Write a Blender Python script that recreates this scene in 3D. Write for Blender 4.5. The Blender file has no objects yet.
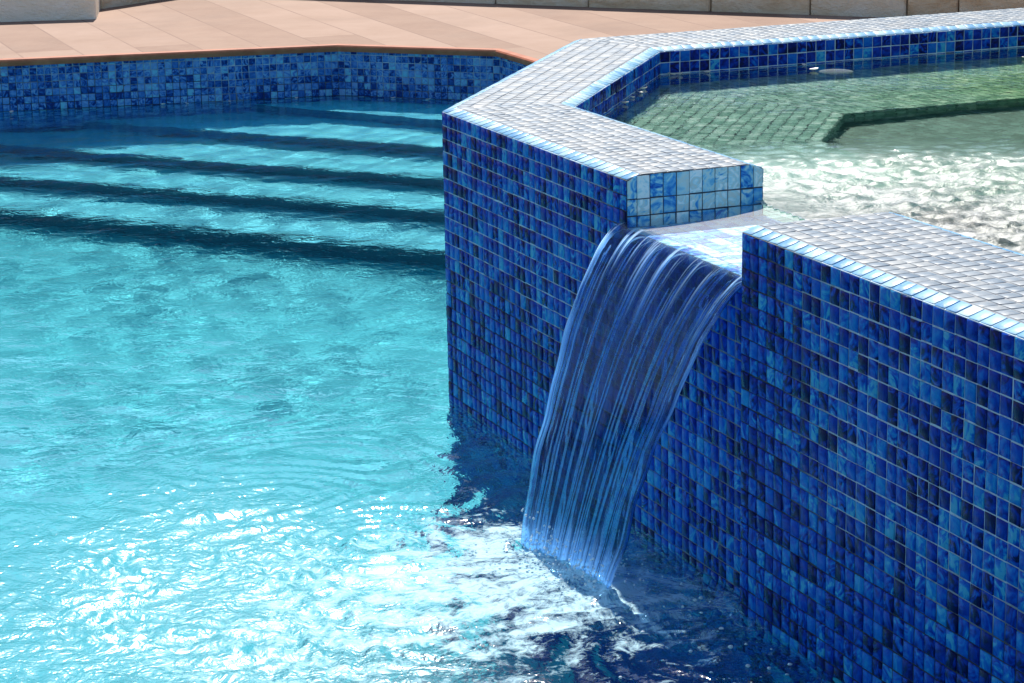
import bpy, math, random
import numpy as np
from mathutils import Vector

# ------------------------------------------------------------------ basics
P = 0.025                      # one mosaic tile (with its grout) in metres; plan lengths below are in tiles
H = 22.75                      # top of the raised spa above the pool water
DECK = 7.5                     # deck above the pool water
SPA_W = 20.35                  # spa water level
SPILL = 19.35                  # spillway floor
FLOOR = -39.0                  # pool floor
rng = random.Random(7)
nrg = np.random.RandomState(11)
scene = bpy.context.scene
COL = scene.collection
rad = math.radians

def link_mesh(name, verts, faces, mat, parent=None, smooth=True, cols=None, mats=None, fmat=None):
    me = bpy.data.meshes.new(name)
    v = np.asarray(verts, dtype=np.float64) * P
    me.from_pydata(v.tolist(), [], [tuple(f) for f in faces])
    me.materials.append(mat)
    for m in (mats or []):
        me.materials.append(m)
    if fmat is not None:
        me.polygons.foreach_set('material_index', np.asarray(fmat, dtype=np.int32))
    me.polygons.foreach_set('use_smooth', np.full(len(me.polygons), smooth))
    if cols is not None:
        a = me.color_attributes.new('tile', 'FLOAT_COLOR', 'POINT')
        c = np.ones((len(v), 4), dtype=np.float32); c[:, :3] = np.asarray(cols)
        a.data.foreach_set('color', c.ravel())
    me.update()
    o = bpy.data.objects.new(name, me)
    COL.objects.link(o)
    if parent is not None:
        o.parent = parent
        o.matrix_parent_inverse = parent.matrix_basis.inverted()
    return o

def empty(name, loc):
    o = bpy.data.objects.new(name, None)
    o.location = Vector(loc) * P
    o.empty_display_size = .1
    COL.objects.link(o)
    return o

def tag(o, label=None, cat=None, group=None, kind=None):
    if label: o['label'] = label
    if cat: o['category'] = cat
    if group: o['group'] = group
    if kind: o['kind'] = kind
    return o

# ------------------------------------------------------------------ node helper
class NT:
    def __init__(s, name):
        s.m = bpy.data.materials.new(name); s.m.use_nodes = True
        s.t = s.m.node_tree; s.t.nodes.clear()
        s.out = s.t.nodes.new('ShaderNodeOutputMaterial')
    def n(s, kind, ins=None, **kw):
        nd = s.t.nodes.new('ShaderNode' + kind)
        for k, v in kw.items(): setattr(nd, k, v)
        for k, v in (ins or {}).items(): s.set(nd, k, v)
        return nd
    def set(s, nd, k, v):
        sock = nd.inputs[k]
        if isinstance(v, bpy.types.NodeSocket): s.t.links.new(v, sock)
        elif isinstance(v, bpy.types.Node): s.t.links.new(v.outputs[0], sock)
        else: sock.default_value = v
    def math(s, op, a, b=None, c=None, clamp=False):
        nd = s.n('Math', operation=op, use_clamp=clamp); s.set(nd, 0, a)
        if b is not None: s.set(nd, 1, b)
        if c is not None: s.set(nd, 2, c)
        return nd.outputs[0]
    def mix(s, f, a, b, blend='MIX'):
        nd = s.n('Mix', data_type='RGBA', blend_type=blend)
        s.set(nd, 0, f); s.set(nd, 6, a); s.set(nd, 7, b)
        return nd.outputs[2]
    def ramp(s, f, stops, interp='LINEAR'):
        nd = s.n('ValToRGB'); s.set(nd, 0, f)
        cr = nd.color_ramp; cr.interpolation = interp
        while len(cr.elements) < len(stops): cr.elements.new(.5)
        for e, (p, c) in zip(cr.elements, stops):
            e.position = p; e.color = (*c, 1) if len(c) == 3 else c
        return nd.outputs[0]
    def coord(s, which='Object'):
        return s.n('TexCoord').outputs[which]
    def mapping(s, vec, scale=(1, 1, 1), rot=(0, 0, 0), loc=(0, 0, 0)):
        return s.n('Mapping', {'Vector': vec, 'Scale': scale, 'Rotation': rot, 'Location': loc}).outputs[0]
    def noise(s, vec, scale, detail=2., rough=.5, dist=0.):
        return s.n('TexNoise', {'Vector': vec, 'Scale': scale, 'Detail': detail, 'Roughness': rough, 'Distortion': dist}).outputs['Fac']
    def bump(s, h, strength, dist, normal=None):
        nd = s.n('Bump', {'Height': h, 'Strength': strength, 'Distance': dist})
        if normal is not None: s.set(nd, 'Normal', normal)
        return nd.outputs[0]
    def surf(s, x):
        s.set(s.out, 'Surface', x.outputs[0] if isinstance(x, bpy.types.Node) else x); return s.m

BLUE = [(0.0, (.001, .006, .06)), (.2, (.001, .016, .21)), (.42, (.001, .038, .36)),
        (.62, (.002, .085, .44)), (.8, (.005, .14, .48)), (.93, (.012, .20, .50)), (1.0, (.04, .28, .50))]
TOP_GLARE = [(0.0, (.13, .18, .235)), (.3, (.18, .22, .26)), (.6, (.235, .26, .28)), (1.0, (.31, .33, .34))]  # the blue tiles whitened in colour for sky glare on the flat top
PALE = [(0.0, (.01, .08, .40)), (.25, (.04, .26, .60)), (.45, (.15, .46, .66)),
        (.62, (.34, .62, .70)), (.76, (.46, .60, .58)), (.88, (.34, .66, .74)), (1.0, (.62, .78, .80))]  # notch tiles lightened for reflected light; also blended into the waterline tiles
GREEN = [(0.0, (.17, .34, .28)), (.3, (.28, .48, .40)), (.6, (.36, .58, .49)), (.85, (.46, .67, .58)), (1.0, (.55, .72, .64))]
POOLT = [(0.0, (.02, .10, .36)), (.3, (.03, .22, .48)), (.6, (.07, .36, .55)), (.85, (.15, .48, .58)), (1.0, (.3, .6, .62))]

def tile_mat(name, ramp, rough=.2, swirl=.45, coat=0., ior=1.38, spec=.1, algae=False):
    t = NT(name)
    at = t.n('Attribute', attribute_name='tile')
    sep = t.n('SeparateColor', {'Color': at.outputs['Color']})
    r, g, b = sep.outputs[0], sep.outputs[1], sep.outputs[2]
    off = t.n('CombineXYZ', {0: t.math('MULTIPLY', g, 37.), 1: t.math('MULTIPLY', b, 53.), 2: t.math('MULTIPLY', r, 29.)})
    vec = t.n('VectorMath', {0: t.coord(), 1: off.outputs[0]}, operation='ADD').outputs[0]
    # marbled glass: a distorted noise that restarts in every tile
    n1 = t.noise(vec, 30., 3., .5, 3.2)
    n1 = t.n('MapRange', {0: n1, 1: .32, 2: .68, 3: -1., 4: 1.}).outputs[0]
    f = t.math('ADD', r, t.math('MULTIPLY', n1, t.math('MULTIPLY', t.math('ADD', g, .25), swirl)), clamp=True)
    col = t.ramp(f, ramp)
    sp = t.noise(vec, 210., 2.)
    col = t.mix(t.math('MULTIPLY', sp, .25), col, t.ramp(f, [(p_, tuple(x * 1.5 for x in c_)) for p_, c_ in ramp]))
    if algae:                            # a yellow-green film that thickens along the far bench
        sx_ = t.n('SeparateXYZ', {0: t.coord()}).outputs[0]
        k_ = t.n('MapRange', {0: t.math('ADD', sx_, t.math('MULTIPLY', t.noise(t.coord(), 4., 4., .6), .5)), 1: .9, 2: 1.6, 3: 0., 4: .75}).outputs[0]
        col = t.mix(k_, col, t.mix(1., col, (.75, .85, .28, 1), 'MULTIPLY'))
    nb = t.noise(vec, 70., 2., .5, .6)
    bs = t.n('BsdfPrincipled', {'Base Color': col, 'Roughness': t.math('ADD', rough, t.math('MULTIPLY', b, .12)), 'IOR': ior, 'Specular IOR Level': spec,
                                'Normal': t.bump(nb, .35, .002)})
    if coat:
        bs.inputs['Coat Weight'].default_value = coat; bs.inputs['Coat Roughness'].default_value = .3
    return t.surf(bs)

def grout_mat(name, light, dark, zlo, zhi, wet=None):
    t = NT(name)
    pos = t.n('NewGeometry').outputs['Position']
    z = t.n('SeparateXYZ', {0: pos}).outputs[2]
    n = t.noise(t.coord(), 3.2, 3., .6)
    # lime bloom whitens the joints in patches above the splash line; below it and beside the fall they stay wet and dark
    k = t.n('MapRange', {0: t.math('ADD', z, t.math('MULTIPLY', t.math('SUBTRACT', n, .5), .45)), 1: zlo * P, 2: zhi * P}).outputs[0]
    fine = t.noise(t.coord(), 60., 3., .6)
    k = t.math('MULTIPLY', k, t.n('MapRange', {0: fine, 1: .25, 2: .5, 3: .45, 4: 1.}).outputs[0])
    if wet:
        dist = t.n('VectorMath', {0: t.n('VectorMath', {0: pos, 1: (1, 1, .55)}, operation='MULTIPLY').outputs[0], 1: (wet[0] * P, wet[1] * P, wet[2] * P * .55)}, operation='DISTANCE').outputs['Value']
        dist = t.math('ADD', dist, t.math('MULTIPLY', t.math('SUBTRACT', n, .5), .3))
        k = t.math('MULTIPLY', k, t.n('MapRange', {0: dist, 1: wet[3] * P, 2: wet[3] * P * 1.5}).outputs[0])
    col = t.mix(k, (*dark, 1), (*light, 1))
    return t.surf(t.n('BsdfPrincipled', {'Base Color': col, 'Roughness': .7, 'Normal': t.bump(fine, .3, .003)}))

M = {}
M['tile'] = tile_mat('blue_glass_mosaic', BLUE)
M['top'] = tile_mat('coping_glare_mosaic', TOP_GLARE, rough=.42, swirl=.25, ior=1.5, spec=.22)
M['pale'] = tile_mat('notch_sheen_mosaic', PALE, rough=.22)
M['edge'] = tile_mat('edge_sheen_mosaic', [(0, (.10, .27, .48)), (.4, (.20, .40, .56)), (.8, (.33, .50, .60)), (1, (.45, .58, .63))], rough=.36, swirl=.22, spec=.25)  # rim tiles lightened in colour for sun and sheen on the slanted caps
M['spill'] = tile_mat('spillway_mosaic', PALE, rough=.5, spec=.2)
M['green'] = tile_mat('green_glass_mosaic', GREEN, algae=True)
M['poolt'] = tile_mat('waterline_mosaic', [(p, tuple(.72 * a + .28 * b for a, b in zip(c, d))) for (p, c), (_, d) in zip(BLUE[:5] + BLUE[6:], PALE)], swirl=.5)
M['grout'] = grout_mat('wall_grout', (.42, .55, .68), (.004, .010, .03), 7., 12., (11., 140., 5., 14.))
M['groutd'] = grout_mat('dark_grout', (.03, .05, .09), (.008, .014, .03), 0., 40.)
M['groutl'] = grout_mat('coping_grout', (.20, .21, .225), (.15, .16, .175), 0., 1.)
M['groutm'] = grout_mat('pool_grout', (.35, .45, .55), (.01, .02, .05), 1., 7.)

# ------------------------------------------------------------------ mosaic builder
class Mosaic:
    def __init__(s): s.v = []; s.f = []; s.c = []
    def tile(s, c4, nrm, prot=.10, gap=.04, tilt=.02, bias=0., pw=.012):
        c4 = [np.asarray(c, float) for c in c4]
        e = min(np.linalg.norm(c4[1] - c4[0]) + np.linalg.norm(c4[2] - c4[3]), np.linalg.norm(c4[3] - c4[0]) + np.linalg.norm(c4[2] - c4[1])) / 2
        if e < .2: return
        cen = sum(c4) / 4
        nrm = np.array([*nrm, 0.][:3], float)
        if np.cross(c4[1] - c4[0], c4[3] - c4[0]) @ nrm < 0: c4 = c4[::-1]
        jit = (c4[1] - c4[0]) * rng.gauss(0, .012) + (c4[3] - c4[0]) * rng.gauss(0, .012)
        gx, gy = rng.gauss(0, tilt), rng.gauss(0, tilt)
        dp = max(-.015, rng.gauss(0, pw))
        def inset(c, w):
            d = cen - c; L = np.linalg.norm(d)
            return c + d * (w * 1.414 / max(L, .05)) if w * 1.414 < L else cen
        b = len(s.v)
        for k, (w, h) in enumerate(((gap, -.06), (gap, prot * .55), (gap + .035, prot))):
            for i, c in enumerate(c4):
                q = inset(c, w) + jit
                hh = h + (0 if k == 0 else dp)
                sx = (-1, 1, 1, -1)[i]; sy = (-1, -1, 1, 1)[i]
                if k: hh += sx * gx * .5 + sy * gy * .5
                s.v.append(q + nrm * hh)
        for r in (0, 4):
            for i in range(4):
                j = (i + 1) % 4
                s.f.append((b + r + i, b + r + j, b + r + 4 + j, b + r + 4 + i))
        s.f.append((b + 8, b + 9, b + 10, b + 11))
        col = (min(1, max(0, rng.betavariate(1.25, 1.75) + bias)), rng.random(), rng.random())
        s.c.extend([col] * 12)
    def wall(s, a, b, ztop, zbot, first_row_h=1., bias=None, **kw):
        """tiles on the vertical face over the plan line a->b; the outside is on the right of a->b"""
        a = np.array(a, float); b = np.array(b, float); L = np.linalg.norm(b - a); d = (b - a) / L
        n = max(1, round(L)); w = L / n
        nrm = np.array([d[1], -d[0], 0])
        z1 = ztop; r = 0
        while z1 > zbot + .05:
            z0 = max(z1 - 1, zbot)
            for i in range(n):
                p = a + d * w * i; q = a + d * w * (i + 1)
                s.tile([(*p, z0), (*q, z0), (*q, z1), (*p, z1)], nrm, prot=.06, gap=.042, bias=bias(i, r) if bias else 0., **kw)
            z1 = z0; r += 1
    def strip(s, a, b, c, d, rows, zrow, nrm, pitch=1., shift=0., **kw):
        """rows of tiles between the plan line a->b (row 0) and d->c; zrow(k) is the height of row line k. ends are mitred"""
        a, b, c, d = [np.array(x, float) for x in (a, b, c, d)]
        e = (b - a) / np.linalg.norm(b - a)
        for k in range(rows):
            f0, f1 = k / rows, (k + 1) / rows
            p0, p1 = a + (d - a) * f0, a + (d - a) * f1
            q0, q1 = b + (c - b) * f0, b + (c - b) * f1
            z0, z1 = zrow(k), zrow(k + 1)
            s0 = [(p0 - a) @ e, (p1 - a) @ e]; s1 = [(q0 - a) @ e, (q1 - a) @ e]
            lo, hi = max(s0), min(s1)
            cuts = [x for x in np.arange(math.ceil((lo - shift) / pitch) * pitch + shift, hi, pitch)]
            if cuts and cuts[0] - lo < .35: cuts = cuts[1:]
            if cuts and hi - cuts[-1] < .35: cuts = cuts[:-1]
            st = [None] + cuts + [None]
            for i in range(len(st) - 1):
                A = p0 if st[i] is None else p0 + e * (st[i] - s0[0])
                D = p1 if st[i] is None else p1 + e * (st[i] - s0[1])
                B = q0 if st[i + 1] is None else p0 + e * (st[i + 1] - s0[0])
                C = q1 if st[i + 1] is None else p1 + e * (st[i + 1] - s0[1])
                s.tile([(*A, z0), (*B, z0), (*C, z1), (*D, z1)], nrm, **kw)
    def build(s, name, mat, parent):
        return link_mesh(name, s.v, s.f, mat, parent, True, s.c)

def line_x(p, d, q, e):
    m = np.array([[d[0], -e[0]], [d[1], -e[1]]])
    t = np.linalg.solve(m, np.array(q) - np.array(p))
    return np.array(p) + np.array(d) * t[0]
def dirv(deg): return np.array([math.cos(rad(deg)), math.sin(rad(deg))])
def rightn(d): return np.array([d[1], -d[0]])

# ------------------------------------------------------------------ the raised spa: plan
# outer ring runs C -> D -> G -> F -> E -> A -> B, its outside on the right of travel is reversed: we travel B,A,E,F,G,D,C with the inside on the right
dAB = dirv(112.0); nAB = np.array([.9272, .3746])       # nAB points from the pool into the spa
Apt = np.array([-4.95, 179.6])
Bpt = Apt - dAB * 33.0
Cpt = Bpt - dAB * 17.9 - nAB * 1.15
Ept = np.array([6.2, 221.8])
dEF = dirv(23.0)
Fpt = Ept + dEF * 104
Dpt = Cpt - dAB * 78
dDG = dirv(22.0)
Gpt = Dpt + dDG * 92
ring = [Bpt, Apt, Ept, Fpt, Gpt, Dpt, Cpt]
widths = [9.7, 9.4, 10.9, 10.4, 10.4, 10.4]
def offset_ring(ws):
    segs = []
    for i in range(len(ring) - 1):
        d = (ring[i + 1] - ring[i]); d = d / np.linalg.norm(d)
        segs.append((ring[i] + rightn(d) * ws[i], d))
    out = [segs[0][0]]
    for i in range(1, len(segs)):
        out.append(line_x(segs[i - 1][0], segs[i - 1][1], segs[i][0], segs[i][1]))
    out.append(segs[-1][0] + segs[-1][1] * np.linalg.norm(ring[-1] - ring[-2]))
    return out
CH = .32                                # the edge tiles lean outward by this much
def ring_at(w): return offset_ring([w] * 6)
def ring_in(w): return offset_ring([x - w for x in widths])
ro1, ri1 = ring_at(1.), ring_in(1.)
ri0 = ring_in(0.)

spa = empty('raised_spa', (20, 160, 0))
tag(spa, 'raised angular spa clad in blue glass mosaic with a spillway notch', 'spa')

def sweep(profile_rings, zs, close_ends=True):
    v = []; f = []
    n = len(profile_rings[0]); m = len(zs)
    for i in range(n):
        for r, z in zip(profile_rings, zs): v.append((*r[i], z))
    for i in range(n - 1):
        for k in range(m):
            k2 = (k + 1) % m
            f.append((i * m + k, (i + 1) * m + k, (i + 1) * m + k2, i * m + k2))
    if close_ends:
        f.append(tuple(range(m))); f.append(tuple((n - 1) * m + k for k in reversed(range(m))))
    return v, f
v, f = sweep([ring, ring, ro1, ri1, ri0, ri0], [FLOOR - 2, H - CH, H, H, H - CH, -16.])
wall = link_mesh('wall', v, f, M['grout'], spa, False, None, [M['groutd']], [0] * (len(f) - 2) + [1, 1])

mo = Mosaic()
for i in range(len(ring) - 1):          # outer faces (outside is on the left of travel, so go backwards)
    mo.wall(ring[i + 1], ring[i], H - CH, FLOOR)
mo.build('tile_facing', M['tile'], wall)

cop = Mosaic(); edg = Mosaic()
nz = np.array([0, 0, 1.])
for i in range(len(ring) - 1):
    d = (ring[i + 1] - ring[i]); d /= np.linalg.norm(d); nin = rightn(d)
    th = math.atan(CH)
    n_out = np.array([-nin[0] * math.sin(th), -nin[1] * math.sin(th), math.cos(th)])
    n_inn = np.array([nin[0] * math.sin(th), nin[1] * math.sin(th), math.cos(th)])
    edg.strip(ring[i], ring[i + 1], ro1[i + 1], ro1[i], 1, lambda k: H - CH + CH * k, n_out, prot=.05, gap=.05, tilt=.008, pw=.006)
    rows = round(widths[i] - 2)
    cop.strip(ro1[i], ro1[i + 1], ri1[i + 1], ri1[i], rows, lambda k: H, nz, prot=.045, tilt=.010, pw=.006, gap=.06, shift=.37)
    edg.strip(ri1[i], ri1[i + 1], ri0[i + 1], ri0[i], 1, lambda k: H - CH * k, n_inn, prot=.05, gap=.05, tilt=.008, pw=.006)
core = sweep([ring_at(.25), ring_at(1.), ring_in(1.), ring_in(.25)], [H - .3, H + .01, H + .01, H - .3])
coping = link_mesh('coping', core[0], core[1], M['groutl'], spa, False)
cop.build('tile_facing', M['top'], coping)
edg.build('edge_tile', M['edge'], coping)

# notch ends: three rows of blue tiles painted lighter for reflected light, facing each other across the spillway
ends = Mosaic()
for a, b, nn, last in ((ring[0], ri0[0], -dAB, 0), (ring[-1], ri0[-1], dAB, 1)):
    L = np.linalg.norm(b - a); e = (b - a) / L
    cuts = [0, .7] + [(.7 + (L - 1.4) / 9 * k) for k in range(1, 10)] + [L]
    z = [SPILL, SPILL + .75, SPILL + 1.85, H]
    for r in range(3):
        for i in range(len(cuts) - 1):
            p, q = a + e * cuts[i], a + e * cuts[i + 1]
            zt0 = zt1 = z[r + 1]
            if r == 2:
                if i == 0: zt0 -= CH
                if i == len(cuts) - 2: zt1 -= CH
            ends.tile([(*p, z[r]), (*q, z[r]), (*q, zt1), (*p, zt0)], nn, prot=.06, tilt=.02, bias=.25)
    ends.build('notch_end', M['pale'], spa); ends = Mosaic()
# the spillway block
sp_o = [Bpt, Bpt - dAB * 17.9]                       # its face lines up with the left wall
sp_i = [ri0[0], ri0[-1]]
v = [(*sp_o[0], FLOOR), (*sp_o[1], FLOOR), (*sp_i[1], FLOOR), (*sp_i[0], FLOOR),
     (*sp_o[0], SPILL), (*sp_o[1], SPILL), (*sp_i[1], SPILL), (*sp_i[0], SPILL)]
spill = link_mesh('spillway', v, [(4, 5, 6, 7), (0, 1, 5, 4), (1, 2, 6, 5), (2, 3, 7, 6), (3, 0, 4, 7)], M['groutl'], spa, False)
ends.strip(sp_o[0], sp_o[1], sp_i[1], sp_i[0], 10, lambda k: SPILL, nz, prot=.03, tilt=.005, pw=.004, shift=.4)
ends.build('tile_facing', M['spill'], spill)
fw = Mosaic(); fw.wall(sp_o[0], sp_o[1], SPILL, FLOOR)
fw.build('face_tile', M['tile'], spill)

# inside of the spa
inn = Mosaic()
for i in range(6):
    inn.wall(ri0[i], ri0[i + 1], H - CH, SPA_W - 6.)
iw = inn.build('inner_wall', M['tile'], spa)
BEN = SPA_W - 6.
rb = ring_in(0.); rb2 = offset_ring([x + w_ for x, w_ in zip(widths, (18, 18, 22, 18, 18, 18))])
v, f = sweep([ring_in(-.0), rb2, rb2, ri0], [BEN, BEN, BEN - 4.5, BEN - 4.5])
bench = link_mesh('bench', v, f, M['groutd'], spa, False)
gm = Mosaic()
for i in range(3):
    gm.strip(ri0[i], ri0[i + 1], rb2[i + 1], rb2[i], (18, 18, 22)[i], lambda k: BEN, nz, prot=.07, tilt=.02)
    gm.wall(rb2[i], rb2[i + 1], BEN, BEN - 4., tilt=.02)
gm.build('tile_facing', M['green'], bench)

t = NT('spa_floor_mosaic')
g = t.mapping(t.coord(), (1 / P, 1 / P, 1 / P), (0, 0, rad(-22)))
vo = t.n('TexWhiteNoise', {'Vector': t.n('VectorMath', {0: g}, operation='FLOOR').outputs[0]}, noise_dimensions='2D').outputs['Value']
fr = t.n('SeparateXYZ', {0: t.n('VectorMath', {0: g}, operation='FRACTION').outputs[0]})
gl = t.math('MAXIMUM', t.math('ABSOLUTE', t.math('SUBTRACT', fr.outputs[0], .5)), t.math('ABSOLUTE', t.math('SUBTRACT', fr.outputs[1], .5)))
gl = t.math('GREATER_THAN', gl, .45)
M['sfloor'] = t.surf(t.n('BsdfPrincipled', {'Base Color': t.mix(gl, t.ramp(vo, [(p_, (c_[0] * .3, c_[1] * .45, c_[2] * .42)) for p_, c_ in GREEN]), (.03, .06, .05, 1)), 'Roughness': .5}))
fl = [(*p, BEN - 4.) for p in ring_at(1.)]
link_mesh('floor', fl, [tuple(range(len(fl)))], M['sfloor'], spa, False)

# ------------------------------------------------------------------ the pool shell
pool_pts = [np.array(p, float) for p in [(-260, 292), (-24.5, 347.2), (-1., 338.0), (3.7, 326.4), (41, 234), (75, 200), (95, 55), (-260, 55)]]
# stretch the first segment to the measured direction
pool_pts[0] = pool_pts[1] - dirv(12.4) * 240
pool = empty('swimming_pool', (-60, 300, 0))
tag(pool, 'turquoise swimming pool with submerged corner steps and a blue mosaic waterline wall', 'pool')
v = []; f = []
n = len(pool_pts)
for p in pool_pts: v += [(*p, FLOOR - 1), (*p, DECK - .4)]
for i in range(n):
    j = (i + 1) % n
    f.append((2 * i, 2 * j, 2 * j + 1, 2 * i + 1))
pw = link_mesh('wall', v, f, M['groutm'], pool, False)
pm = Mosaic()
s0 = pool_pts[1] - dirv(12.4) * 110
for a, b in ((s0, pool_pts[1]), (pool_pts[1], pool_pts[2]), (pool_pts[2], pool_pts[3]), (pool_pts[3], pool_pts[4])):
    pm.wall(a, b, DECK - .45, -14.5, tilt=.04)
pm.build('tile_facing', M['poolt'], pw)

t = NT('pool_plaster')
nn = t.noise(t.coord(), 2.2, 4., .6)
M['plaster'] = t.surf(t.n('BsdfPrincipled', {'Base Color': t.ramp(nn, [(.3, (.003, .45, .555)), (.7, (.005, .53, .635))]), 'Roughness': .6}))
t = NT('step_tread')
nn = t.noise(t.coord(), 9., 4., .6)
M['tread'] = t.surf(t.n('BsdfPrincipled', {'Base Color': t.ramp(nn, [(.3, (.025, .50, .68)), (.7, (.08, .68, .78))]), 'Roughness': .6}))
t = NT('shaded_riser')
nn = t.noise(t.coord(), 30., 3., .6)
M['riser'] = t.surf(t.n('BsdfPrincipled', {'Base Color': t.ramp(nn, [(.35, (.010, .09, .17)), (.7, (.03, .18, .27))]), 'Roughness': .5}))  # tread turquoise darkened in colour for the shade on the risers
fl = [(*p, FLOOR) for p in pool_pts]
link_mesh('floor', fl, [tuple(range(n))], M['plaster'], pool, False)

# five steps: each a slab behind its own nosing line, running into the pool wall
STEPS = [((-41.2, 347.2), (-8.9, 326.4)), ((-54.1, 335.6), (-8.7, 311.9)), ((-66.2, 325.4), (-8.3, 296.8)), ((-72, 313.5), (-8.1, 283.9)), ((-76., 302.4), (-7.7, 269.2))]
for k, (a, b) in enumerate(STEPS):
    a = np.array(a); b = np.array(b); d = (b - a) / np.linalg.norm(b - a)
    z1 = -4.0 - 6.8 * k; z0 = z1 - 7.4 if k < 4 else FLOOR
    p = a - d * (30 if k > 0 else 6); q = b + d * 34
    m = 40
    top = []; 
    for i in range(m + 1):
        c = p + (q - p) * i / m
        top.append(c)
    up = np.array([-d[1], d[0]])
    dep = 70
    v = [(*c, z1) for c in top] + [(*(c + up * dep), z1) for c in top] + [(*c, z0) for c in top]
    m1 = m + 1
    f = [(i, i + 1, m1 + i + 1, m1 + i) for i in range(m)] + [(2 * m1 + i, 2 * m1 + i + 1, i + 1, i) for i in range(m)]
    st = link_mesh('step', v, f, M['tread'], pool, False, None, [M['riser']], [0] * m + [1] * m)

def radial(pts, grow):
    c = np.array([-70., 190.])
    return [c + (p - c) * grow for p in pts]
# coping lip of fired clay round the pool edge
lip = []
prof = [(.35, DECK - 1.0), (-.55, DECK - 1.0), (-.8, DECK - .5), (-.8, DECK - .22), (-.62, DECK - .04), (-.4, DECK + .02), (.35, DECK + .02)]
def inset_poly(pts, w):
    out = []
    m = len(pts)
    for i in range(m):
        a, b, c = pts[i - 1], pts[i], pts[(i + 1) % m]
        d1 = (b - a) / np.linalg.norm(b - a); d2 = (c - b) / np.linalg.norm(c - b)
        out.append(line_x(b + rightn(d1) * w, d1, b + rightn(d2) * w, d2))
    return out
rings = [inset_poly(pool_pts, -w) for w, _ in prof]      # travel is clockwise: the pool is on the right
v = []; f = []
mp = len(prof)
for i in range(n + 1):
    for r, (_, z) in zip(rings, prof): v.append((*r[i % n], z))
for i in range(n):
    for k in range(mp):
        k2 = (k + 1) % mp
        f.append((i * mp + k, (i + 1) * mp + k, (i + 1) * mp + k2, i * mp + k2))
t = NT('fired_clay_edge')
nn = t.noise(t.coord(), 12., 4., .65)
M['clay'] = t.surf(t.n('BsdfPrincipled', {'Base Color': t.ramp(nn, [(.3, (.30, .08, .04)), (.7, (.48, .16, .085))]), 'Specular IOR Level': .15, 'Roughness': .6, 'Normal': t.bump(nn, .3, .004)}))
link_mesh('coping_lip', v, f, M['clay'], pool, False)

# ------------------------------------------------------------------ deck and ground
t = NT('deck_paving')
co = t.mapping(t.coord(), (1 / P, 1 / P, 1 / P), (0, 0, rad(-20.3)))
sx = t.n('SeparateXYZ', {0: co})
bw = 8.35
u = t.math('DIVIDE', t.math('ADD', sx.outputs[0], 400 * bw + 5.2), bw)
fr = t.math('FRACT', u)
idx = t.math('FLOOR', u)
vrow = t.math('ADD', t.math('DIVIDE', sx.outputs[1], 110.), t.math('MULTIPLY', t.n('TexWhiteNoise', {'W': idx}, noise_dimensions='1D').outputs['Value'], .9))
j1 = t.math('GREATER_THAN', t.math('ABSOLUTE', t.math('SUBTRACT', fr, .5)), .482)
cell = t.n('TexWhiteNoise', {'Vector': t.n('CombineXYZ', {0: idx, 1: t.math('FLOOR', vrow)}).outputs[0]}, noise_dimensions='2D').outputs['Value']
n1 = t.noise(t.coord(), 3.5, 5., .65)
n2 = t.noise(t.coord(), 60., 3., .7)
base = t.ramp(t.math('ADD', t.math('MULTIPLY', cell, .35), t.math('MULTIPLY', n1, .65)), [(.2, (.20, .108, .074)), (.5, (.29, .178, .126)), (.8, (.37, .245, .188))])
st_ = t.noise(t.mapping(t.coord(), (1, 1, 1)), 1.3, 6., .7, .8)
base = t.mix(t.n('MapRange', {0: st_, 1: .52, 2: .72, 3: 0., 4: .45}).outputs[0], base, (.20, .13, .10, 1))
base = t.mix(t.math('MULTIPLY', n2, .3), base, (.36, .27, .22, 1))
base = t.mix(t.math('MULTIPLY', j1, t.n('MapRange', {0: n1, 1: .35, 2: .6, 3: .35, 4: .9}).outputs[0]), base, (.20, .12, .09, 1))
M['deck'] = t.surf(t.n('BsdfPrincipled', {'Base Color': base, 'Roughness': .7, 'Specular IOR Level': .12, 'Normal': t.bump(t.math('SUBTRACT', t.math('MULTIPLY', n2, .4), j1), .3, .003)}))
r1 = radial(pool_pts, 1.0); r2 = radial(pool_pts, 2.2); r3 = radial(pool_pts, 90.)
def ring_faces(a, b, za, zb):
    v = [(*p, za) for p in a] + [(*p, zb) for p in b]; m = len(a)
    return v, [(i, (i + 1) % m, m + (i + 1) % m, m + i)[::-1] for i in range(m)]
v, f = ring_faces(r1, r2, DECK, DECK)
tag(link_mesh('pool_deck', v, f, M['deck'], None, False), 'pinkish paved pool deck', None, None, 'structure')
t = NT('lawn')
nn = t.noise(t.coord(), 1.2, 5., .65)
M['lawn'] = t.surf(t.n('BsdfPrincipled', {'Base Color': t.ramp(nn, [(.3, (.03, .06, .015)), (.7, (.07, .11, .03))]), 'Roughness': .9}))
v, f = ring_faces(r2, r3, DECK - .1, DECK - 4)
tag(link_mesh('ground', v, f, M['lawn'], None, False), None, None, None, 'structure')

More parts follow.
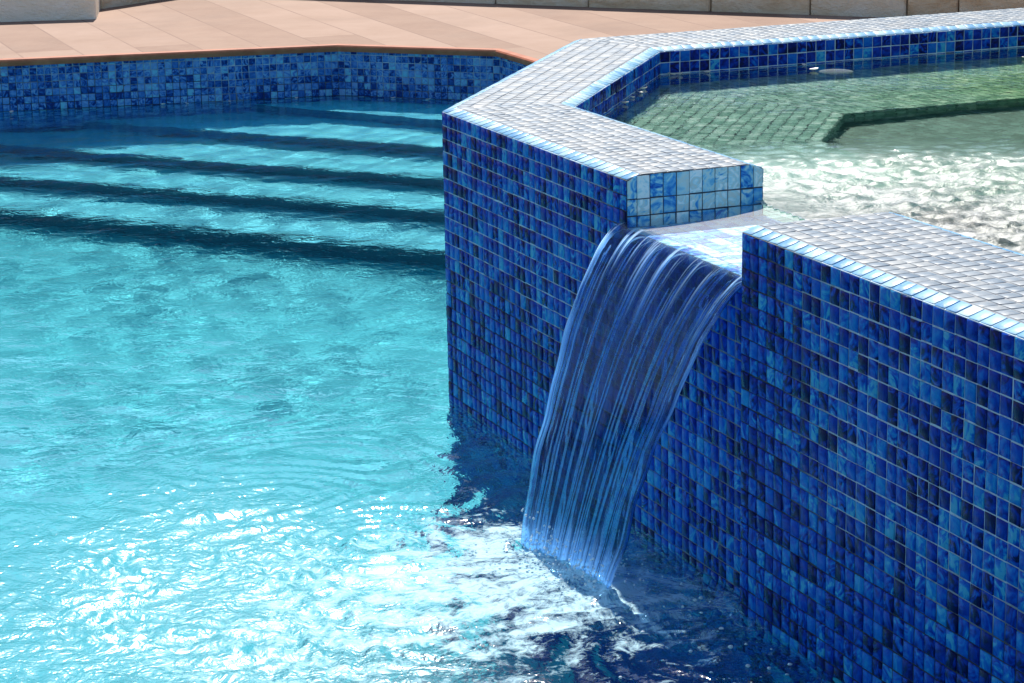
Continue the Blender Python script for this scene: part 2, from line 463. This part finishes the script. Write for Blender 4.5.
# ------------------------------------------------------------------ garden walls of sawn stone
def stone_mat(name, stops, scale):
    t = NT(name)
    at = t.n('Attribute', attribute_name='tile')
    sep = t.n('SeparateColor', {'Color': at.outputs['Color']})
    off = t.n('CombineXYZ', {0: t.math('MULTIPLY', sep.outputs[0], 19.), 1: t.math('MULTIPLY', sep.outputs[1], 31.), 2: 0.})
    vec = t.n('VectorMath', {0: t.mapping(t.coord(), (1, 1, 2.2)), 1: off.outputs[0]}, operation='ADD').outputs[0]
    n1 = t.noise(vec, scale, 5., .6, 1.3); n2 = t.noise(vec, scale * 9, 4., .7)
    f = t.math('ADD', t.math('ADD', t.math('MULTIPLY', n1, .75), t.math('MULTIPLY', n2, .2)), t.math('MULTIPLY', t.math('SUBTRACT', sep.outputs[2], .5), .2))
    return t.surf(t.n('BsdfPrincipled', {'Base Color': t.ramp(f, stops), 'Roughness': .75, 'Normal': t.bump(t.math('ADD', n2, n1), .8, .02)}))
M['sand'] = stone_mat('honey_sandstone', [(.25, (.62, .44, .26)), (.42, (.76, .60, .40)), (.55, (.84, .72, .54)), (.7, (.88, .80, .66)), (.85, (.7, .6, .46))], 5.)
M['marble'] = stone_mat('pale_travertine', [(.3, (.78, .70, .54)), (.5, (.86, .81, .68)), (.75, (.9, .87, .78))], 4.)
def block(V, F, C, a, b, th, z0, z1, g=.12, ch=.25):
    """one bevelled block between plan points a,b; front on the right of a->b"""
    a = np.array(a, float); b = np.array(b, float); d = (b - a) / np.linalg.norm(b - a); nn = rightn(d)
    a = a + d * g; b = b - d * g
    c = [rng.random() for _ in range(3)]
    base = len(V)
    pr = rng.uniform(-.12, .12)
    for (off, s) in ((-th, 0), (pr - ch, 0), (pr, ch)):
        for p, q in ((a + d * s, z0 + s), (b - d * s, z0 + s), (b - d * s, z1 - g - s), (a + d * s, z1 - g - s)):
            V.append((*(p + nn * off), q))
    for r in (0, 4):
        for i in range(4):
            j = (i + 1) % 4
            F.append((base + r + i, base + r + j, base + r + 4 + j, base + r + 4 + i))
    F.append((base + 8, base + 9, base + 10, base + 11)); F.append((base + 3, base + 2, base + 1, base))
    C.extend([c] * 12)

V, F_, C_ = [], [], []
corner = np.array([-53.7, 424.7]); w3a = np.array([-21.3, 408.3]); d3 = (np.array([56., 369.5]) - w3a); d3 /= np.linalg.norm(d3)
end3 = corner + d3 * 260
cuts = [corner]
for t_ in [14, 33, 58, 75, 96.4, 113, 128.5, 136.6, 154, 170, 190, 205, 226, 240, 258]: cuts.append(corner + d3 * t_)
for i in range(len(cuts) - 1): block(V, F_, C_, cuts[i], cuts[i + 1], 5., DECK - .5, DECK + 6.5)
p2 = [np.array([-67.6, 402.2]), np.array([-61., 413.0]), corner]
for i in range(2):
    block(V, F_, C_, p2[i], p2[i + 1], 5., DECK - .5, DECK + 6.5)
gw = link_mesh('garden_wall', V, F_, M['sand'], None, False, C_)
tag(gw, 'honey coloured sandstone block wall at the back of the deck', 'garden wall')
V, F_, C_ = [], [], []
pa = np.array([-140., 377.3]); pb = np.array([-65.8, 386.4])
dd = (pb - pa) / np.linalg.norm(pb - pa)
for i, (s0_, s1_) in enumerate(((0, 30), (30, 74.75))):
    block(V, F_, C_, pa + dd * s0_, pa + dd * s1_, 17., DECK - .5, DECK + 5.5, g=.06)
pier = link_mesh('stone_pier', V, F_, M['marble'], None, False, C_)
tag(pier, 'pale travertine faced pier on the deck at the left end of the sandstone wall', 'pier')

# ------------------------------------------------------------------ unseen hedge, added so the far water mirrors dark leaves instead of sky
t = NT('hedge_leaf')
at = t.n('Attribute', attribute_name='tile')
sep = t.n('SeparateColor', {'Color': at.outputs['Color']})
colr = t.ramp(sep.outputs[0], [(0, (.006, .018, .006)), (.6, (.018, .045, .012)), (1, (.04, .08, .02))])
M['leaf'] = t.surf(t.n('BsdfPrincipled', {'Base Color': colr, 'Roughness': .6, 'Specular IOR Level': .15}))
V, F_, C_ = [], [], []
hb = corner - d3 * 260 - rightn(d3) * 105
up3 = -rightn(d3)
# twiggy core that closes the gaps between the leaves
core_b = len(V)
for i in range(56):
    s_ = i * 10.; hmax = 112 + 7 * math.sin(s_ * .09) + 5 * math.sin(s_ * .23 + 1)
    p = hb + d3 * s_
    for w_, z_ in ((-9, 0), (-9, hmax - 10), (0, hmax - 4), (9, hmax - 10), (9, 0)):
        V.append(np.array([*(p + up3 * w_), DECK + z_])); C_.append((.1, .1, .1))
for i in range(55):
    for k in range(4):
        a_ = core_b + i * 5 + k
        F_.append((a_, a_ + 5, a_ + 6, a_ + 1))
for k in range(24000):
    s_ = rng.uniform(0, 550); w_ = rng.choice((-1, 1)) * rng.uniform(8, 14.5) ; hmax = 114 + 8 * math.sin(s_ * .09) + 6 * math.sin(s_ * .23 + 1)
    z_ = hmax * (1 - rng.random() ** 1.7)
    w_ *= math.sqrt(max(.05, 1 - (z_ / hmax) ** 4))
    p = hb + d3 * s_ + up3 * w_
    c = np.array([p[0], p[1], DECK + z_])
    a_ = nrg.normal(size=3); a_ /= np.linalg.norm(a_); b_ = np.cross(a_, nrg.normal(size=3)); b_ /= np.linalg.norm(b_)
    L = rng.uniform(1.4, 3.2)
    base = len(V)
    V += [c - a_ * L, c + b_ * L * .45, c + a_ * L, c - b_ * L * .45]
    F_.append((base, base + 1, base + 2, base + 3)); cc = rng.random(); C_ += [(cc, cc, cc)] * 4
tag(link_mesh('hedge', V, F_, M['leaf'], None, False, C_), 'dense green hedge added behind the sandstone wall to keep sky out of the pool reflections', 'hedge')

# ------------------------------------------------------------------ water
PL = np.array([3.4, 140.5])                                # where the fall lands
def in_poly(x, y, poly):
    x = np.asarray(x); ins = np.zeros(x.shape, bool); m = len(poly)
    for i in range(m):
        x0, y0 = poly[i]; x1, y1 = poly[(i + 1) % m]
        c = (y0 > y) != (y1 > y)
        with np.errstate(divide='ignore', invalid='ignore'):
            ins ^= c & (x < (x1 - x0) * (y - y0) / (y1 - y0 + 1e-12) + x0)
    return ins
def sines(x, y, n, lmin, lmax, seed, ang=None, spread=math.pi):
    r = np.random.RandomState(seed); h = np.zeros_like(x)
    for _ in range(n):
        lam = math.exp(r.uniform(math.log(lmin), math.log(lmax))); k = 2 * math.pi / lam
        th = r.uniform(-spread, spread) + (ang or 0)
        h += lam * np.sin(k * (x * math.cos(th) + y * math.sin(th)) + r.uniform(0, 6.28))
    return h / (math.sqrt(n / 2) * 2 * math.pi)            # slope of about 1 rms
def smooth(a, b, x):
    t_ = np.clip((x - a) / (b - a), 0, 1); return t_ * t_ * (3 - 2 * t_)

def water_material(name, tint, foam_glare=True, rough=.04, fine=1., tr=.33, fmax=.8, fcol=(.48, .76, .86, 1)):
    t = NT(name)
    at = t.n('Attribute', attribute_name='tile')
    sep = t.n('SeparateColor', {'Color': at.outputs['Color']})
    turb, fm = sep.outputs[0], sep.outputs[1]
    co = t.coord()
    n1 = t.noise(t.mapping(co, (1, 1, 1)), 16., 3., .6, .6)
    n2 = t.noise(t.mapping(co, (1, 1, 1)), 55., 2., .6, .8)
    hgt = t.math('ADD', t.math('MULTIPLY', n1, 1.), t.math('MULTIPLY', n2, .28))
    nb = t.bump(hgt, 1., .003)
    t.set(nb.node, 'Distance', t.math('MULTIPLY', t.math('ADD', t.math('MULTIPLY', turb, .008), .0022), fine))
    w = t.n('BsdfPrincipled', {'Base Color': (*tint, 1), 'Roughness': t.math('ADD', rough, t.math('MULTIPLY', turb, tr)), 'IOR': 1.333, 'Transmission Weight': 1., 'Normal': nb})
    if not foam_glare: return t.surf(w)
    q_ = t.n('VectorMath', {0: co, 1: (PL[0] * P, PL[1] * P, 0)}, operation='SUBTRACT').outputs[0]
    sq = t.n('SeparateXYZ', {0: q_})
    pol = t.n('CombineXYZ', {0: t.math('MULTIPLY', t.math('ARCTAN2', sq.outputs[1], sq.outputs[0]), 5.), 1: t.math('MULTIPLY', t.n('VectorMath', {0: q_}, operation='LENGTH').outputs['Value'], 9.)}).outputs[0]
    # bubbles drift outwards in streaks; the spa reuses this white for sun glare
    f1 = t.math('ADD', t.math('MULTIPLY', t.noise(co, 38., 6., .72, 1.6), .6), t.math('MULTIPLY', t.noise(pol, 2.2, 5., .7, 1.), .4))
    fk = t.n('MapRange', {0: t.math('ADD', fm, t.math('MULTIPLY', t.math('SUBTRACT', f1, .5), 3.4)), 1: .28, 2: .90}).outputs[0]
    fk = t.math('MULTIPLY', fk, t.math('GREATER_THAN', fm, .01))
    wh = t.n('BsdfPrincipled', {'Base Color': fcol, 'Specular IOR Level': .15, 'Roughness': .6, 'Normal': t.bump(f1, .45, .010, nb)})
    mx = t.n('MixShader', {0: t.math('MULTIPLY', fk, fmax), 1: w, 2: wh})
    return t.surf(mx)

def grid_mesh(name, xs, ys, zfun, keep, mat, attr):
    X, Y = np.meshgrid(xs, ys)
    Z = zfun(X, Y)
    A = attr(X, Y)
    ny, nx = X.shape
    K = keep(X, Y)
    I = np.arange(nx * ny).reshape(ny, nx)
    q = np.stack([I[:-1, :-1], I[:-1, 1:], I[1:, 1:], I[1:, :-1]], -1).reshape(-1, 4)
    kk = (K[:-1, :-1] | K[:-1, 1:] | K[1:, 1:] | K[1:, :-1]).reshape(-1)
    q = q[kk]
    used = np.unique(q); mp = np.full(nx * ny, -1); mp[used] = np.arange(len(used))
    v = np.stack([X.ravel(), Y.ravel(), Z.ravel()], -1)[used]
    return link_mesh(name, v, mp[q].tolist(), mat, None, True, np.clip(A.reshape(-1, 3)[used], 0, 1))

def nd(x, y): return x * nAB[0] + y * nAB[1] - Apt @ nAB
fall_dir = np.array([-.55, -.83])
def pool_env(x, y):
    r = np.hypot(x - PL[0], y - PL[1])
    ax = (x - PL[0]) * fall_dir[0] + (y - PL[1]) * fall_dir[1]
    rr = np.hypot(r, 0) - .28 * ax
    near = nd(x, y)
    return r, np.exp(-(np.maximum(rr, 0) / 33.) ** 3.6) * (.13 + .87 * (1 - smooth(-27, -11, near)))
def pool_z(x, y):
    r, e = pool_env(x, y)
    wx = x + 1.6 * sines(x, y, 14, 8, 24, 5) * 3; wy = y + 1.6 * sines(x, y, 14, 8, 24, 6) * 3
    h = (.022 + .016 * smooth(262, 300, y)) * sines(x, y, 30, 2.5, 10, 1)
    th_ = np.arctan2(y - PL[1], x - PL[0]); rr = np.hypot(x - PL[0], y - PL[1])
    gust = np.clip(.75 + .45 * sines(rr, th_ * 26, 12, 7, 22, 41) * 1.0, .15, 1.5)
    e = e * (1 - .55 * np.exp(-(rr / 19) ** 2))
    h += e * gust * .15 * sines(rr + .6 * (wx - x), th_ * 15 + .3 * (wy - y), 44, 1.7, 7, 2, 0., 1.0)
    h += e * gust * .12 * sines(wx, wy, 40, 1.3, 6, 3)
    h *= 1 - .72 * np.exp(-((x + 0.0) / 11) ** 2 - ((y - 137) / 12) ** 2)
    dl = seg_dist(x, y)
    h += np.exp(-(dl / 1.5) ** 2) * np.clip(.30 + .35 * sines(x * 1.6, y * 1.6, 26, 2.2, 7, 51) * 1.2, 0, 2) * .8
    # rings leaving the plunge
    h += .14 * np.exp(-(r / 26.) ** 2) * np.sin(r * 1.05 + 1.2 * sines(x, y, 10, 10, 30, 9) * 2) * smooth(5, 10, r)
    return h
LL, LR = np.array([.3, 144.2]), np.array([5.9, 135.4])
def seg_dist(x, y):
    d = LR - LL; t_ = np.clip(((x - LL[0]) * d[0] + (y - LL[1]) * d[1]) / (d @ d), 0, 1)
    return np.hypot(x - LL[0] - t_ * d[0], y - LL[1] - t_ * d[1])
def pool_attr(x, y):
    r, e = pool_env(x, y)
    a = (x - PL[0]) * .92 + (y - PL[1]) * .39; b = (x - PL[0]) * .39 - (y - PL[1]) * .92
    fm = 1.15 * np.exp(-(seg_dist(x, y) / 2.2) ** 2) + .8 * np.exp(-((a + 4.0) / 4.2) ** 2 - (b / 8.0) ** 2)
    fm += .85 * np.exp(-((x + 2.5) / 11) ** 2 - ((y - 138) / 11) ** 2)
    fm += .45 * np.exp(-((x + 9) / 14) ** 2 - ((y - 128) / 16) ** 2)
    fm += .34 * np.exp(-((x - 9.5) / 6) ** 2 - ((y - 132) / 8) ** 2)
    r_ = np.hypot(x - PL[0] + 2, y - PL[1] - 1)
    fm *= .76 + .28 * np.sin(r_ * .95 + 2.2 * sines(x, y, 12, 8, 20, 71) + 1.6 * np.arctan2(y - PL[1], x - PL[0]))
    fm += .5 * np.exp(-(seg_dist(x, y) / 1.7) ** 2)
    fm = np.minimum(fm, .85)
    fm *= .85 + .22 * sines(x + 2 * sines(x, y, 8, 6, 14, 21), y, 16, 3, 9, 20)
    return np.stack([e, fm, np.zeros_like(e)], -1)
xs = np.concatenate([np.arange(-262, -90, 4.), np.arange(-90, -46, 1.), np.arange(-46, 26, .4), np.arange(26, 100, 3.)])
ys = np.concatenate([np.arange(52, 108, 3.), np.arange(108, 200, .4), np.arange(200, 362, .8)])
outer_in = offset_ring([1.2] * 6)
M['poolwater'] = water_material('pool_water', (1, 1, 1))
pwater = grid_mesh('pool_water', xs, ys, pool_z, lambda x, y: in_poly(x, y, inset_poly(pool_pts, -1.5)) & ~in_poly(x, y, outer_in), M['poolwater'], pool_attr)
tag(pwater, 'rippled turquoise pool water', None, None, 'structure')

# spa water
JET = np.array([27., 132.])
spa_poly = [p + (np.mean(ri0, axis=0) - p) / np.linalg.norm(np.mean(ri0, axis=0) - p) * -.4 for p in ri0]
def spa_z(x, y):
    r = np.hypot(x - JET[0], y - JET[1])
    e = smooth(48, 27, r)
    nm = smooth(10., 15., nd(x, y))
    h = .012 * sines(x, y, 22, 4, 16, 31) + e * .40 * sines(x * .8, y * 1.25, 80, .75, 2.6, 32)
    return SPA_W + h * nm
def spa_attr(x, y):
    r = np.hypot(x - JET[0], y - JET[1])
    e = smooth(48, 27, r)
    return np.stack([e, .5 * smooth(.3, 1, e) * (.8 + .5 * sines(x * .7, y * 1.6, 24, 2, 9, 61)), np.zeros_like(e)], -1)
M['spawater'] = water_material('spa_water', (.93, 1, .95), True, fine=.6, tr=.46, fmax=.6, fcol=(.72, .72, .68, 1))  # the white mixed in here paints sun glare over the choppy water
xs = np.concatenate([np.arange(0, 64, .3), np.arange(64, 130, 2.)]); ys = np.concatenate([np.arange(80, 112, 1.), np.arange(112, 185, .3), np.arange(185, 275, .6)])
sw = grid_mesh('spa_water', xs, ys, spa_z, lambda x, y: in_poly(x, y, spa_poly), M['spawater'], spa_attr)
tag(sw, 'glittering greenish spa water', None, None, 'structure')

# ------------------------------------------------------------------ the sheet of water falling from the notch
NU, NS1, NS2 = 150, 22, 110
us = np.linspace(0, 1, NU)
ridge = np.zeros(NU)
rr_ = np.random.RandomState(4)
for k in range(1, 34):
    ridge += rr_.uniform(.3, 1) * np.sin(2 * math.pi * k * us * 1.0 + rr_.uniform(0, 6.28)) / k ** .35
ridge = (ridge - ridge.min()) / (ridge.max() - ridge.min())
def fall_point(u, s):
    """s<0: on the spillway floor (0 at the lip, -1 at the spa edge); s>0: falling, 1 at the pool"""
    lip = sp_o[0] * (1 - u) + sp_o[1] * u
    if s <= 0:
        k = -s
        inn_ = sp_i[0] * (1 - u) + sp_i[1] * u
        p = lip * (1 - k) + inn_ * k
        z = SPILL + .42 + (SPA_W - SPILL - .42) * (k ** 2.2)
        return p, z
    Hh = SPILL + .42
    h = Hh * s ** 1.6
    d = (8.3 * (1 - u) + 6.7 * u) * (h / Hh) ** .58
    fr_ = h / Hh
    l = 1.8 * fr_; r = 17.9 - 6.1 * fr_ ** .75
    along = l + (r - l) * u + (2 * u - 1) ** 3 * .28 * fr_ * (math.sin(s * 17 + u * 5) + .6 * math.sin(s * 41 + u * 9))
    p = Bpt - dAB * along - nAB * d
    return p, Hh - h
path = [-1 + i / NS1 for i in range(NS1)] + [i / NS2 for i in range(NS2 + 1)]
V, C_ = [], []
for si, s in enumerate(path):
    for ui, u in enumerate(us):
        p, z = fall_point(u, s)
        edge = min(u, 1 - u)
        rim = math.exp(-(edge / .018) ** 2)
        if s <= 0:
            th_ = .0; amp = .10 * (1 + s)
        else:
            th_ = .16 * (1 - .45 * s); amp = .14 * (1 - .35 * s)
        wob = ridge[min(NU - 1, max(0, int(ui + 3 * math.sin(s * 7 + ui * .3))))]
        o_ = amp * (wob - .5) + rim * .18 * (s > 0)
        if s <= 0: q = np.array([*p, z + o_ * .6])
        else:
            q = np.array([*(p - nAB * (o_ + th_) * .8), z + (o_ + th_) * .25])
        V.append(q); C_.append((u, .5 + .5 * s, wob))
nrow = len(path)
F_ = [(i * NU + j, i * NU + j + 1, (i + 1) * NU + j + 1, (i + 1) * NU + j) for i in range(nrow - 1) for j in range(NU - 1)]
nb0 = len(V)
for si, s in enumerate(path):
    for ui, u in enumerate(us):
        p, z = fall_point(u, s)
        e_ = min(1, min(u, 1 - u) / .02)
        if s <= 0: q = np.array([*p, SPILL - .06])
        else: q = np.array([*(p + nAB * .05 * e_), z - .45 * (1 - s) * (s < .12) * (1 - s / .12)])
        V.append(q); C_.append((u, .5 + .5 * s, ridge[ui]))
F_ += [(nb0 + a, nb0 + d, nb0 + c, nb0 + b) for a, b, c, d in F_[:(nrow - 1) * (NU - 1)]]
for i in range(nrow - 1):
    F_.append((i * NU, (i + 1) * NU, nb0 + (i + 1) * NU, nb0 + i * NU))
    F_.append((i * NU + NU - 1, nb0 + i * NU + NU - 1, nb0 + (i + 1) * NU + NU - 1, (i + 1) * NU + NU - 1))
t = NT('falling_water')
at = t.n('Attribute', attribute_name='tile')
sep = t.n('SeparateColor', {'Color': at.outputs['Color']})
u_, s_, w_ = sep.outputs
def thread(su, ss, z, det=2., dist=.25):
    return t.noise(t.n('CombineXYZ', {0: t.math('MULTIPLY', u_, su), 1: t.math('MULTIPLY', s_, ss), 2: z}).outputs[0], 1., det, .55, dist)
st = thread(26., 2.0, 0., 3.)
st2 = thread(8., 1.3, 4.)
st3 = thread(40., 3.0, 9., 2., .25)
fine_ = t.n('MapRange', {0: t.math('ADD', t.math('MULTIPLY', st3, .5), t.math('MULTIPLY', st, .5)), 1: .52, 2: .62}).outputs[0]
broad = t.n('MapRange', {0: t.math('ADD', t.math('MULTIPLY', st, .6), t.math('MULTIPLY', st2, .5)), 1: .60, 2: .78}).outputs[0]
falling = t.n('MapRange', {0: s_, 1: .49, 2: .56}).outputs[0]
lipz = t.n('MapRange', {0: s_, 1: .52, 2: .72, 3: 1., 4: 0.}).outputs[0]
edge = t.math('MAXIMUM', t.n('MapRange', {0: u_, 1: .26, 2: .0, 3: 0., 4: 1.}).outputs[0], t.n('MapRange', {0: u_, 1: .9, 2: 1., 3: 0., 4: .9}).outputs[0])
k_ = t.math('ADD', t.math('MULTIPLY', fine_, t.math('ADD', t.math('MULTIPLY', lipz, .95), t.math('ADD', t.math('MULTIPLY', edge, .55), .03))), t.math('MULTIPLY', broad, .06), clamp=True)
mist = t.n('MapRange', {0: t.math('ADD', s_, t.math('MULTIPLY', t.math('SUBTRACT', st, .5), .16)), 1: .955, 2: 1.01, 3: 0., 4: .5}).outputs[0]
aer_glint = t.math('MULTIPLY', falling, t.math('MAXIMUM', k_, mist))  # air in the sheet, plus lip and edge glints painted as white streaks
white = t.math('MAXIMUM', lipz, mist)
nb = t.bump(st, .15, .003)
fac_ = t.n('LayerWeight', {'Blend': .5, 'Normal': nb}).outputs['Facing']
lw = t.math('ADD', .02, t.math('MULTIPLY', t.math('POWER', fac_, 5.), t.math('ADD', .22, t.math('MULTIPLY', t.math('SUBTRACT', 1., falling), .48))))
clear = t.n('BsdfTransparent', {'Color': t.mix(falling, (.97, .99, 1, 1), (.52, .77, .98, 1))})
refr = t.n('BsdfRefraction', {'Color': (.52, .76, .98, 1), 'Roughness': .10, 'IOR': 1.2, 'Normal': nb})
gls = t.n('BsdfGlossy', {'Color': t.mix(falling, (1, 1, 1, 1), (.55, .78, 1, 1)), 'Roughness': t.math('ADD', .07, t.math('MULTIPLY', t.math('SUBTRACT', 1., falling), .2)), 'Normal': nb})
body = t.n('MixShader', {0: t.math('MULTIPLY', falling, .5), 1: clear, 2: refr})
body = t.n('MixShader', {0: lw, 1: body, 2: gls})
dif = t.n('AddShader', {0: t.n('BsdfTranslucent', {'Color': t.mix(white, (.30, .58, .88, 1), (.74, .88, .98, 1)), 'Normal': nb}), 1: t.n('BsdfDiffuse', {'Color': t.mix(white, (.16, .36, .62, 1), (.45, .58, .68, 1)), 'Normal': nb})})
M['fall'] = t.surf(t.n('MixShader', {0: aer_glint, 1: body, 2: dif}))
wf = link_mesh('waterfall', V, F_, M['fall'], None, True, C_)
tag(wf, 'thin clear sheet of water pouring from the spa notch into the pool', 'waterfall')

# ------------------------------------------------------------------ spray, a bubble and small white flecks
def ball(V, F_, c, r, sq=1.):
    b0 = len(V); nl, nm = 5, 8
    for i in range(nl + 1):
        for j in range(nm):
            ph, la = 2 * math.pi * j / nm, math.pi * i / nl
            V.append((c[0] + r * math.sin(la) * math.cos(ph), c[1] + r * math.sin(la) * math.sin(ph), c[2] + r * sq * math.cos(la)))
    for i in range(nl):
        for j in range(nm):
            F_.append((b0 + i * nm + j, b0 + (i + 1) * nm + j, b0 + (i + 1) * nm + (j + 1) % nm, b0 + i * nm + (j + 1) % nm))
t = NT('water_drop')
lwd = t.math('ADD', .03, t.math('MULTIPLY', t.math('POWER', t.n('LayerWeight', {'Blend': .5}).outputs['Facing'], 3.), .7))
M['drop'] = t.surf(t.n('MixShader', {0: lwd, 1: t.n('MixShader', {0: .65, 1: t.n('BsdfTransparent', {'Color': (.9, .97, 1, 1)}), 2: t.n('BsdfDiffuse', {'Color': (.8, .9, .95, 1)})}), 2: t.n('BsdfGlossy', {'Roughness': .05})}))
V, F_ = [], []
for i in range(420):
    k = rng.random()
    ph = rng.uniform(0, 6.28); d_ = abs(rng.gauss(0, 3.4))
    along = rng.uniform(1.8, 11.8)
    p = Bpt - dAB * along - nAB * (8.3 - 1.6 * (along - 1.8) / 10) + np.array([math.cos(ph), math.sin(ph)]) * d_ * .6
    ball(V, F_, (p[0], p[1], .15 + abs(rng.gauss(0, 1.1)) * math.exp(-d_ / 4)), rng.uniform(.035, .10))
tag(link_mesh('spray', V, F_, M['drop'], None, True), 'fine spray of drops where the sheet lands', None, None, 'stuff')
V, F_ = [], []
for i in range(46):
    px_, py_ = rng.uniform(5.5, 16), rng.uniform(117, 134)
    if nd(px_, py_) > -2.2: continue
    ball(V, F_, (px_, py_, .02), rng.uniform(.06, .17), .7)
tag(link_mesh('floating_bubbles', V, F_, M['drop'], None, True), 'small bubbles scattered on the shaded pool water', None, None, 'stuff')
t = NT('bubble_film')
lwd = t.math('ADD', .06, t.math('MULTIPLY', t.math('POWER', t.n('LayerWeight', {'Blend': .5}).outputs['Facing'], 8.), .22))
M['film'] = t.surf(t.n('MixShader', {0: lwd, 1: t.n('BsdfTransparent', {'Color': (.88, .97, .95, 1)}), 2: t.n('BsdfDiffuse', {'Color': (.7, .82, .8, 1)})}))
V, F_ = [], []
for i in range(7):
    for j in range(24):
        la = i / 6 * math.pi / 2; ph = 2 * math.pi * j / 24
        V.append((29.4 + 1.55 * math.sin(la) * math.cos(ph), 213.6 + 1.55 * math.sin(la) * math.sin(ph), SPA_W - .02 + .12 * math.cos(la)))
for i in range(6):
    for j in range(24):
        F_.append((i * 24 + j, (i + 1) * 24 + j, (i + 1) * 24 + (j + 1) % 24, i * 24 + (j + 1) % 24))
tag(link_mesh('bubble', V, F_, M['film'], None, True), 'pale round bubble floating on the spa water near the far wall', 'bubble')
t = NT('fleck_white'); M['fleck'] = t.surf(t.n('BsdfPrincipled', {'Base Color': (.78, .70, .66, 1), 'Roughness': .5}))  # small white curled shapes set along the waterlines
def fleck_mesh():
    V, F_ = [], []
    for lay in (0, 1):
        for i in range(6):
            for j in range(5):
                u, v = i / 5 * 2 - 1, j / 4 * 2 - 1
                w_ = math.sqrt(max(0, 1 - u * u)) * .9 + .08
                V.append((u * .34, v * .24 * w_, .06 + .10 * u * u + .09 * v * v * w_ - .025 * lay))
    for i in range(5):
        for j in range(4):
            a_ = i * 5 + j; F_.append((a_, a_ + 5, a_ + 6, a_ + 1)); F_.append((30 + a_, 31 + a_, 36 + a_, 35 + a_))
    rim = [j for j in range(5)] + [i * 5 + 4 for i in range(1, 6)] + [25 + j for j in range(3, -1, -1)] + [i * 5 for i in range(4, 0, -1)]
    for k in range(len(rim)):
        a_, b_ = rim[k], rim[(k + 1) % len(rim)]; F_.append((a_, b_, 30 + b_, 30 + a_))
    return V, F_
pv, pf = fleck_mesh()
dAE = (ri0[2] - ri0[1]) / np.linalg.norm(ri0[2] - ri0[1])
first = None
spots = [(*(ri0[2] - dAE * k + rightn(dAE) * o), SPA_W) for k, o in ((17.5, .5), (14.2, .45), (11.6, .6), (9.2, .4))]
spots += [(*(ri0[2] + dEF * k + rightn(dEF) * o), SPA_W) for k, o in ((.9, .6), (1.6, .7), (4.4, .8), (13.2, 4.5), (14.2, .9), (34, 7))]
nsp = len(spots)
d1_ = dirv(12.4); d2_ = (pool_pts[2] - pool_pts[1]) / np.linalg.norm(pool_pts[2] - pool_pts[1])
spots += [(*(pool_pts[1] - d1_ * k + rightn(d1_) * .9), 0.) for k in (46.9, 25.6, 22.2, 16.1, 6.4)] + [(*(pool_pts[1] + d2_ * k + rightn(d2_) * .9), 0.) for k in (9., 14.5)]
for k, (x_, y_, z_) in enumerate(spots):
    if first is None:
        first = link_mesh('fleck', pv, pf, M['fleck'], None, True); o = first
    else:
        o = first.copy(); COL.objects.link(o)
    o.location = Vector((x_, y_, z_ + .02)) * P; o.rotation_euler = (rng.uniform(-.2, .2), rng.uniform(-.2, .2), rng.uniform(0, 6.28))
    sc_ = rng.uniform(.8, 1.35); o.scale = (sc_, sc_, sc_)
    if k < nsp: tag(o, 'small white petal floating on the raised spa water', 'fleck', 'flecks on the spa water')
    else: tag(o, 'small white petal floating at the foot of the mosaic pool wall', 'fleck', 'flecks along the pool waterline')

# ------------------------------------------------------------------ light
AZ, EL = rad(93.), rad(48.)                     # plan direction towards the sun (the camera looks along 90)
sd = bpy.data.lights.new('sun', 'SUN'); sd.energy = 5.; sd.angle = rad(.55); sd.color = (1., .95, .87)
so = bpy.data.objects.new('sun', sd); COL.objects.link(so)
tow = Vector((math.cos(AZ) * math.cos(EL), math.sin(AZ) * math.cos(EL), math.sin(EL)))
so.rotation_euler = tow.to_track_quat('Z', 'Y').to_euler()
so.location = tow * 40
w = bpy.data.worlds.new('World'); scene.world = w; w.use_nodes = True
nt = w.node_tree
sky = nt.nodes.new('ShaderNodeTexSky'); sky.sky_type = 'NISHITA'; sky.sun_disc = False
sky.sun_elevation = EL; sky.sun_rotation = math.pi / 2 - AZ
sky.air_density = 1.; sky.dust_density = .4; sky.ozone_density = 1.2
bg = nt.nodes['Background']; bg.inputs[1].default_value = .10
nt.links.new(sky.outputs[0], bg.inputs[0])

for nm in ('pool_water', 'spa_water'):
    bpy.data.objects[nm].cycles.is_caustics_caster = True
for o in bpy.data.objects:
    if o.type == 'MESH' and o.name not in ('pool_water', 'spa_water', 'waterfall'): o.cycles.is_caustics_receiver = True
sd.cycles.is_caustics_light = True

# ------------------------------------------------------------------ camera
cd = bpy.data.cameras.new('camera'); co_ = bpy.data.objects.new('camera', cd); COL.objects.link(co_)
fpx, th, ro, hc = 2394.47, .2447, -.0182, 49.32
cd.sensor_width = 36.; cd.lens = fpx * 36. / 1024.; cd.clip_end = 2000; cd.clip_start = .05
fw_ = Vector((0, math.cos(th), -math.sin(th))); up_ = Vector((0, math.sin(th), math.cos(th))); rt_ = Vector((1, 0, 0))
r2_ = rt_ * math.cos(ro) + up_ * math.sin(ro); u2_ = -rt_ * math.sin(ro) + up_ * math.cos(ro)
from mathutils import Matrix
mw = Matrix((r2_, u2_, -fw_)).transposed().to_4x4(); mw.translation = Vector((0, 0, hc)) * P
co_.matrix_world = mw
scene.camera = co_
vs = scene.view_settings
vs.view_transform = 'Standard'; vs.look = 'None'; vs.gamma = 1.; vs.exposure = .62; vs.use_curve_mapping = False
cy = scene.cycles
cy.use_denoising = True; cy.max_bounces = 10; cy.transparent_max_bounces = 12; cy.transmission_bounces = 8
cy.sample_clamp_indirect = 6.; cy.sample_clamp_direct = 0.
